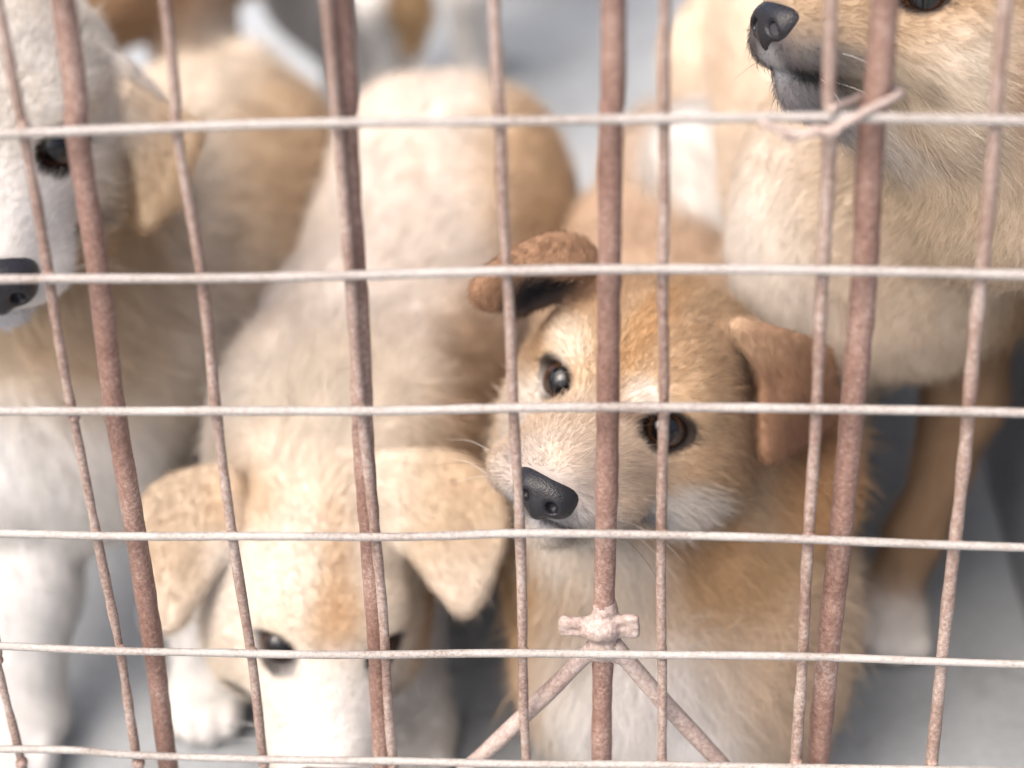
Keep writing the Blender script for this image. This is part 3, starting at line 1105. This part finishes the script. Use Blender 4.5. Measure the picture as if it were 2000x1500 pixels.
# ------------------------------------------------------------------ dog C: tall tan dog, muzzle turned left at the top right
def dog_c():
    D = Dog()
    M = head_axes((-.82, -.42, .31), (.05, .25, 1))
    s = 1.08
    D.head(at(1836, 2, .135) - M @ (np.array([-.027, .038, .009]) * s), M, s, TAN, (.377, .271, .172), cheek=(.558, .476, .377), brow=(.410, .271, .148), jaw=(.508, .459, .410), width=1.0, muzzle_len=.86)
    W = D.W
    ch = np.array([.178, .262, .272])
    D.chain([(W(0, -.03, -.01), .056), (W(0, -.045, -.05), .052), (ch + np.array([0, -.01, .04]), .064), (ch, .066)], .03, (.53, .43, .325), .008)
    D.chain([(ch, .068), (np.array([.176, .36, .275]), .070), (np.array([.168, .48, .285]), .066), (np.array([.155, .60, .29]), .060)], .04, (.541, .443, .344), .012)
    D.F.ell(ch + np.array([-.045, -.025, .01]), np.eye(3), (.030, .040, .065), .02, (.59, .54, .48), (0, -.2, -1), .008)
    D.F.ell(ch + np.array([.055, .0, .02]), np.eye(3), (.034, .05, .07), .02, (.328, .205, .107), (0, .2, -1), .016)
    f1 = at_z(1745, 1245, 0)
    f2 = np.array([f1[0] - .035, f1[1] + .045, 0])
    LC = (.279, .180, .107)
    D.leg([((ch[0] + .045, ch[1] + .01, .25), .032), ((f1[0] + .030, f1[1] + .005, .165), .0195), ((f1[0] + .010, f1[1] + .012, .07), .0145), ((f1[0], f1[1] + .01, .03), .016)], LC, paw=.022, pawcol=(.541, .508, .476), paw_dir=(-.2, -1, 0))
    D.leg([((ch[0] - .035, ch[1] + .02, .25), .034), ((f2[0] + .005, f2[1] + .01, .165), .022), ((f2[0], f2[1] + .01, .07), .0165), ((f2[0], f2[1], .03), .016)], (.459, .377, .295), paw=.022, pawcol=(.541, .508, .476))
    for sx in (-1, 1):
        D.leg([((.155 + .04 * sx, .59, .24), .050), ((.155 + .048 * sx, .56, .15), .034), ((.155 + .048 * sx, .625, .09), .020), ((.155 + .048 * sx, .61, .03), .017)], (.541, .443, .344), paw=.022)
    D.chain([(np.array([.155, .65, .32]), .024), (np.array([.15, .69, .37]), .026), (np.array([.15, .66, .41]), .022)], .015, TAN, .024)
    # ears, above the frame
    for sx in (-1, 1):
        D.F.tri(W(.036 * sx, .0, .042), W(.054 * sx, -.022, .03), W(.056 * sx, -.012, .092), .005, .012, (.344, .205, .098))
    D.finish_head(eye_r=.0108, open_w=1.05, open_h=.95)
    D.spots += [
        (W(0, .095, -.022), M, np.array([.03, .034, .017]) * s, .5, (.055, .055, .065), .9),
        (W(-.016, .070, -.024), M, np.array([.025, .035, .011]) * s, .5, (.09, .088, .09), .8),
        (W(0, .085, -.042), M, np.array([.02, .03, .012]) * s, .5, (.15, .15, .165), .85),
        (W(-.016, .072, -.0278), M, np.array([.03, .036, .0032]) * s, .4, (.012, .012, .014), .95),
        (W(0, .105, -.026), M, np.array([.008, .010, .008]) * s, .5, (.40, .41, .43), .6),
        (W(-.03, .05, -.026), M, np.array([.02, .022, .014]) * s, .5, (.426, .344, .246), .6),
        (W(-.05, .02, -.012), M, np.array([.014, .03, .02]) * s, .5, (.607, .541, .451), .7),
        (W(-.066, -.03, -.01), M, np.array([.02, .05, .06]) * s, .5, (.36, .19, .08), .85),
        (W(0, .0, -.075), M, np.array([.05, .05, .016]) * s, .5, (.459, .361, .238), .5),
        (ch + np.array([.09, .02, .05]), np.eye(3), np.array([.03, .09, .12]), .5, (.33, .18, .08), .8)]
    return D.build('dog', 'tall tan dog with grey muzzle raised and turned sideways beside the wall', .0028, 150000, base=(.17, .4), face_boost=3)


# ------------------------------------------------------------------ dog D: white faced dog at the left edge
def dog_d():
    D = Dog()
    M = head_axes((.27, -.93, -.13), (.06, 0, 1))
    s = 1.24
    D.nose_scale = 1.08
    t = at(103, 272, .215) - M @ (np.array([-.0252, .036, .0085]) * s)
    D.head(t, M, s, (.57, .53, .475), (.57, .55, .52), cheek=(.55, .485, .40), brow=(.57, .54, .495), jaw=(.56, .53, .49), width=1.06, hair=.011, cheek_hair=.014)
    W = D.W
    ch = at(120, 760, .29)
    D.chain([(W(0, -.03, -.012), .060), (W(0, -.045, -.055), .070), (ch + np.array([.0, .02, .02]), .084)], .03, (.574, .492, .385), .018)
    D.chain([(ch + np.array([.0, .02, .015]), .086), (np.array([-.245, .40, .180]), .088), (np.array([-.232, .50, .190]), .080), (np.array([-.225, .58, .180]), .066)], .04, (.541, .467, .377), .016)
    D.F.ell(ch + np.array([.06, .03, .0]), np.eye(3), (.036, .06, .075), .03, (.541, .476, .402), (0, .3, -1), .014)
    D.F.ell(ch + np.array([-.01, -.05, -.02]), np.eye(3), (.07, .04, .06), .03, (.607, .582, .549), (0, -.2, -1), .018)
    f1 = at_z(55, 1470, 0)
    D.leg([((ch[0] - .03, ch[1] - .02, .13), .040), ((f1[0], f1[1] + .05, .08), .027), ((f1[0], f1[1] + .01, .03), .021)], (.48, .475, .465), paw=.024)
    D.leg([((ch[0] + .05, ch[1] + .02, .13), .040), ((ch[0] + .055, ch[1] + .02, .07), .026), ((ch[0] + .055, ch[1] + .01, .03), .020)], (.574, .558, .541), paw=.023)
    for sx in (-1, 1):
        D.leg([((-.225 + .05 * sx, .54, .13), .050), ((-.225 + .058 * sx, .50, .085), .034), ((-.225 + .058 * sx, .56, .05), .019), ((-.225 + .058 * sx, .545, .022), .017)], (.541, .467, .377), paw=.021)
    D.chain([(np.array([-.225, .62, .2]), .022), (np.array([-.24, .68, .2]), .020), (np.array([-.26, .72, .17]), .012)], .015, (.541, .467, .377), .018)
    e = lambda px, py, Y: at(px, py, Y)
    EC = (.48, .35, .225)
    D.F.tri(e(235, 130, .265), e(330, 225, .275), e(255, 250, .245), .006, .012, (.607, .558, .492))
    D.F.tri(e(250, 175, .250), e(385, 250, .262), e(288, 430, .232), .0042, .006, EC)
    D.F.tri(e(385, 250, .262), e(345, 390, .245), e(288, 430, .232), .0042, .006, EC)
    # other ear, off the frame
    D.F.tri(W(.03, -.01, .052), W(.056, -.02, .025), W(.085, -.005, .02), .005, .01, EC)
    D.F.tri(W(.056, .0, .03), W(.085, -.005, .02), W(.078, .012, -.035), .0042, .008, EC)
    D.finish_head(eye_r=.0108, open_w=1.02, open_h=1.0)
    D.spots += [
        (W(-.058, .0, -.03), M, np.array([.025, .04, .03]) * s, .5, (.541, .410, .262), .7),
        (W(-.03, .0, -.062), M, np.array([.045, .05, .022]) * s, .5, (.508, .369, .221), .7),
        (W(0, .09, -.04), M, np.array([.03, .04, .014]) * s, .5, (.451, .459, .492), .7),
        (W(-.03, .036, .022), M, np.array([.02, .02, .006]) * s, .5, (.541, .451, .344), .5),
        (e(160, 640, .26), np.eye(3), np.array([.045, .06, .03]), .5, (.508, .369, .230), .6),
        (at(560, 350, .45), np.eye(3), np.array([.035, .12, .07]), .5, (.410, .279, .156), .8),
        (ch + np.array([-.03, -.08, -.01]), np.eye(3), np.array([.07, .05, .06]), .5, (.640, .631, .615), .8)]
    return D.build('dog', 'pale faced dog with a hanging tan ear cut by the picture edge', .0028, 120000, base=(-.25, .38), face_boost=3)


# ------------------------------------------------------------------ blurred dogs at the back
def dog_e():
    D = Dog()
    M = head_axes((-.8, -.5, .1), (0, 0, 1))
    D.head((-.66, .66, .38), M, 1.1, TAN, CREAM)
    W = D.W
    D.chain([(W(0, -.03, -.02), .055), (np.array([-.54, .74, .32]), .066)], .03, TAN, .016)
    D.chain([(np.array([-.54, .72, .275]), .080), (np.array([-.42, .77, .262]), .080), (np.array([-.30, .83, .275]), .076)], .04, TAN, .016)
    for (x, y, c) in ((-.555, .70, WHITE), (-.53, .79, WHITE)):
        D.leg([((x, y, .27), .034), ((x, y, .15), .022), ((x, y, .03), .018)], c, paw=.022, paw_dir=(-1, -.5, 0))
    for (x, y, c) in ((-.315, .80, (.607, .558, .492)), (-.245, .93, (.42, .405, .39))):
        D.leg([((x, y, .26), .048), ((x + .01, y, .17), .034), ((x + .04, y + .02, .10), .020), ((x + .02, y, .03), .019)], c, paw=.022, paw_dir=(-1, -.5, 0), pawcol=WHITE)
    D.chain([(np.array([-.24, .89, .34]), .024), (np.array([-.19, .90, .40]), .026), (np.array([-.21, .87, .45]), .02)], .015, TAN, .022)
    for sx in (-1, 1):
        D.F.tri(W(.03 * sx, .0, .042), W(.05 * sx, -.02, .03), W(.052 * sx, -.012, .085), .005, .012, DTAN)
    D.finish_head()
    D.spots += [(np.array([-.33, .80, .22]), np.eye(3), np.array([.06, .1, .06]), .5, (.30, .17, .09), .7)]
    return D.build('dog', 'blurred tan dog standing with pale hind legs behind the white faced dog', .004, 60000, base=(-.42, .8), face_boost=2, hair_r=.0002)


def dog_f():
    D = Dog()
    M = head_axes((.3, .9, .1), (0, 0, 1))
    D.head((-.04, 1.56, .42), M, 1.1, WHITE, WHITE)
    W = D.W
    D.chain([(W(0, -.03, -.02), .055), (np.array([-.09, 1.42, .34]), .066)], .03, WHITE, .016)
    D.chain([(np.array([-.09, 1.42, .31]), .075), (np.array([-.12, 1.30, .30]), .076), (np.array([-.15, 1.17, .31]), .072)], .04, WHITE, .016)
    for (x, y) in ((-.135, 1.40), (-.05, 1.42)):
        D.leg([((x, y, .27), .034), ((x, y, .15), .022), ((x, y, .03), .018)], WHITE, paw=.022, paw_dir=(.3, 1, 0))
    for (x, y) in ((-.205, 1.15), (-.115, 1.17)):
        D.leg([((x, y, .27), .050), ((x, y + .02, .18), .034), ((x, y - .04, .10), .021), ((x, y - .02, .03), .019)], WHITE, paw=.022, paw_dir=(.3, 1, 0))
    tp = [(np.array([-.155, 1.10, .35]), .020), (np.array([-.165, 1.03, .30]), .019), (at(803, 20, 1.0), .016), (at(805, 85, 1.0), .011)]
    D.chain(tp, .012, (.410, .271, .139), .014)
    for sx in (-1, 1):
        D.F.tri(W(.03 * sx, .0, .042), W(.05 * sx, -.02, .03), W(.052 * sx, -.012, .085), .005, .012, TAN)
    D.finish_head()
    return D.build('dog', 'blurred white dog facing away at the back with its brown tail hanging down', .004, 60000, base=(-.12, 1.3), face_boost=2, hair_r=.0002)


for fn in (dog_a, dog_b, dog_c, dog_d, dog_e, dog_f):
    fn()
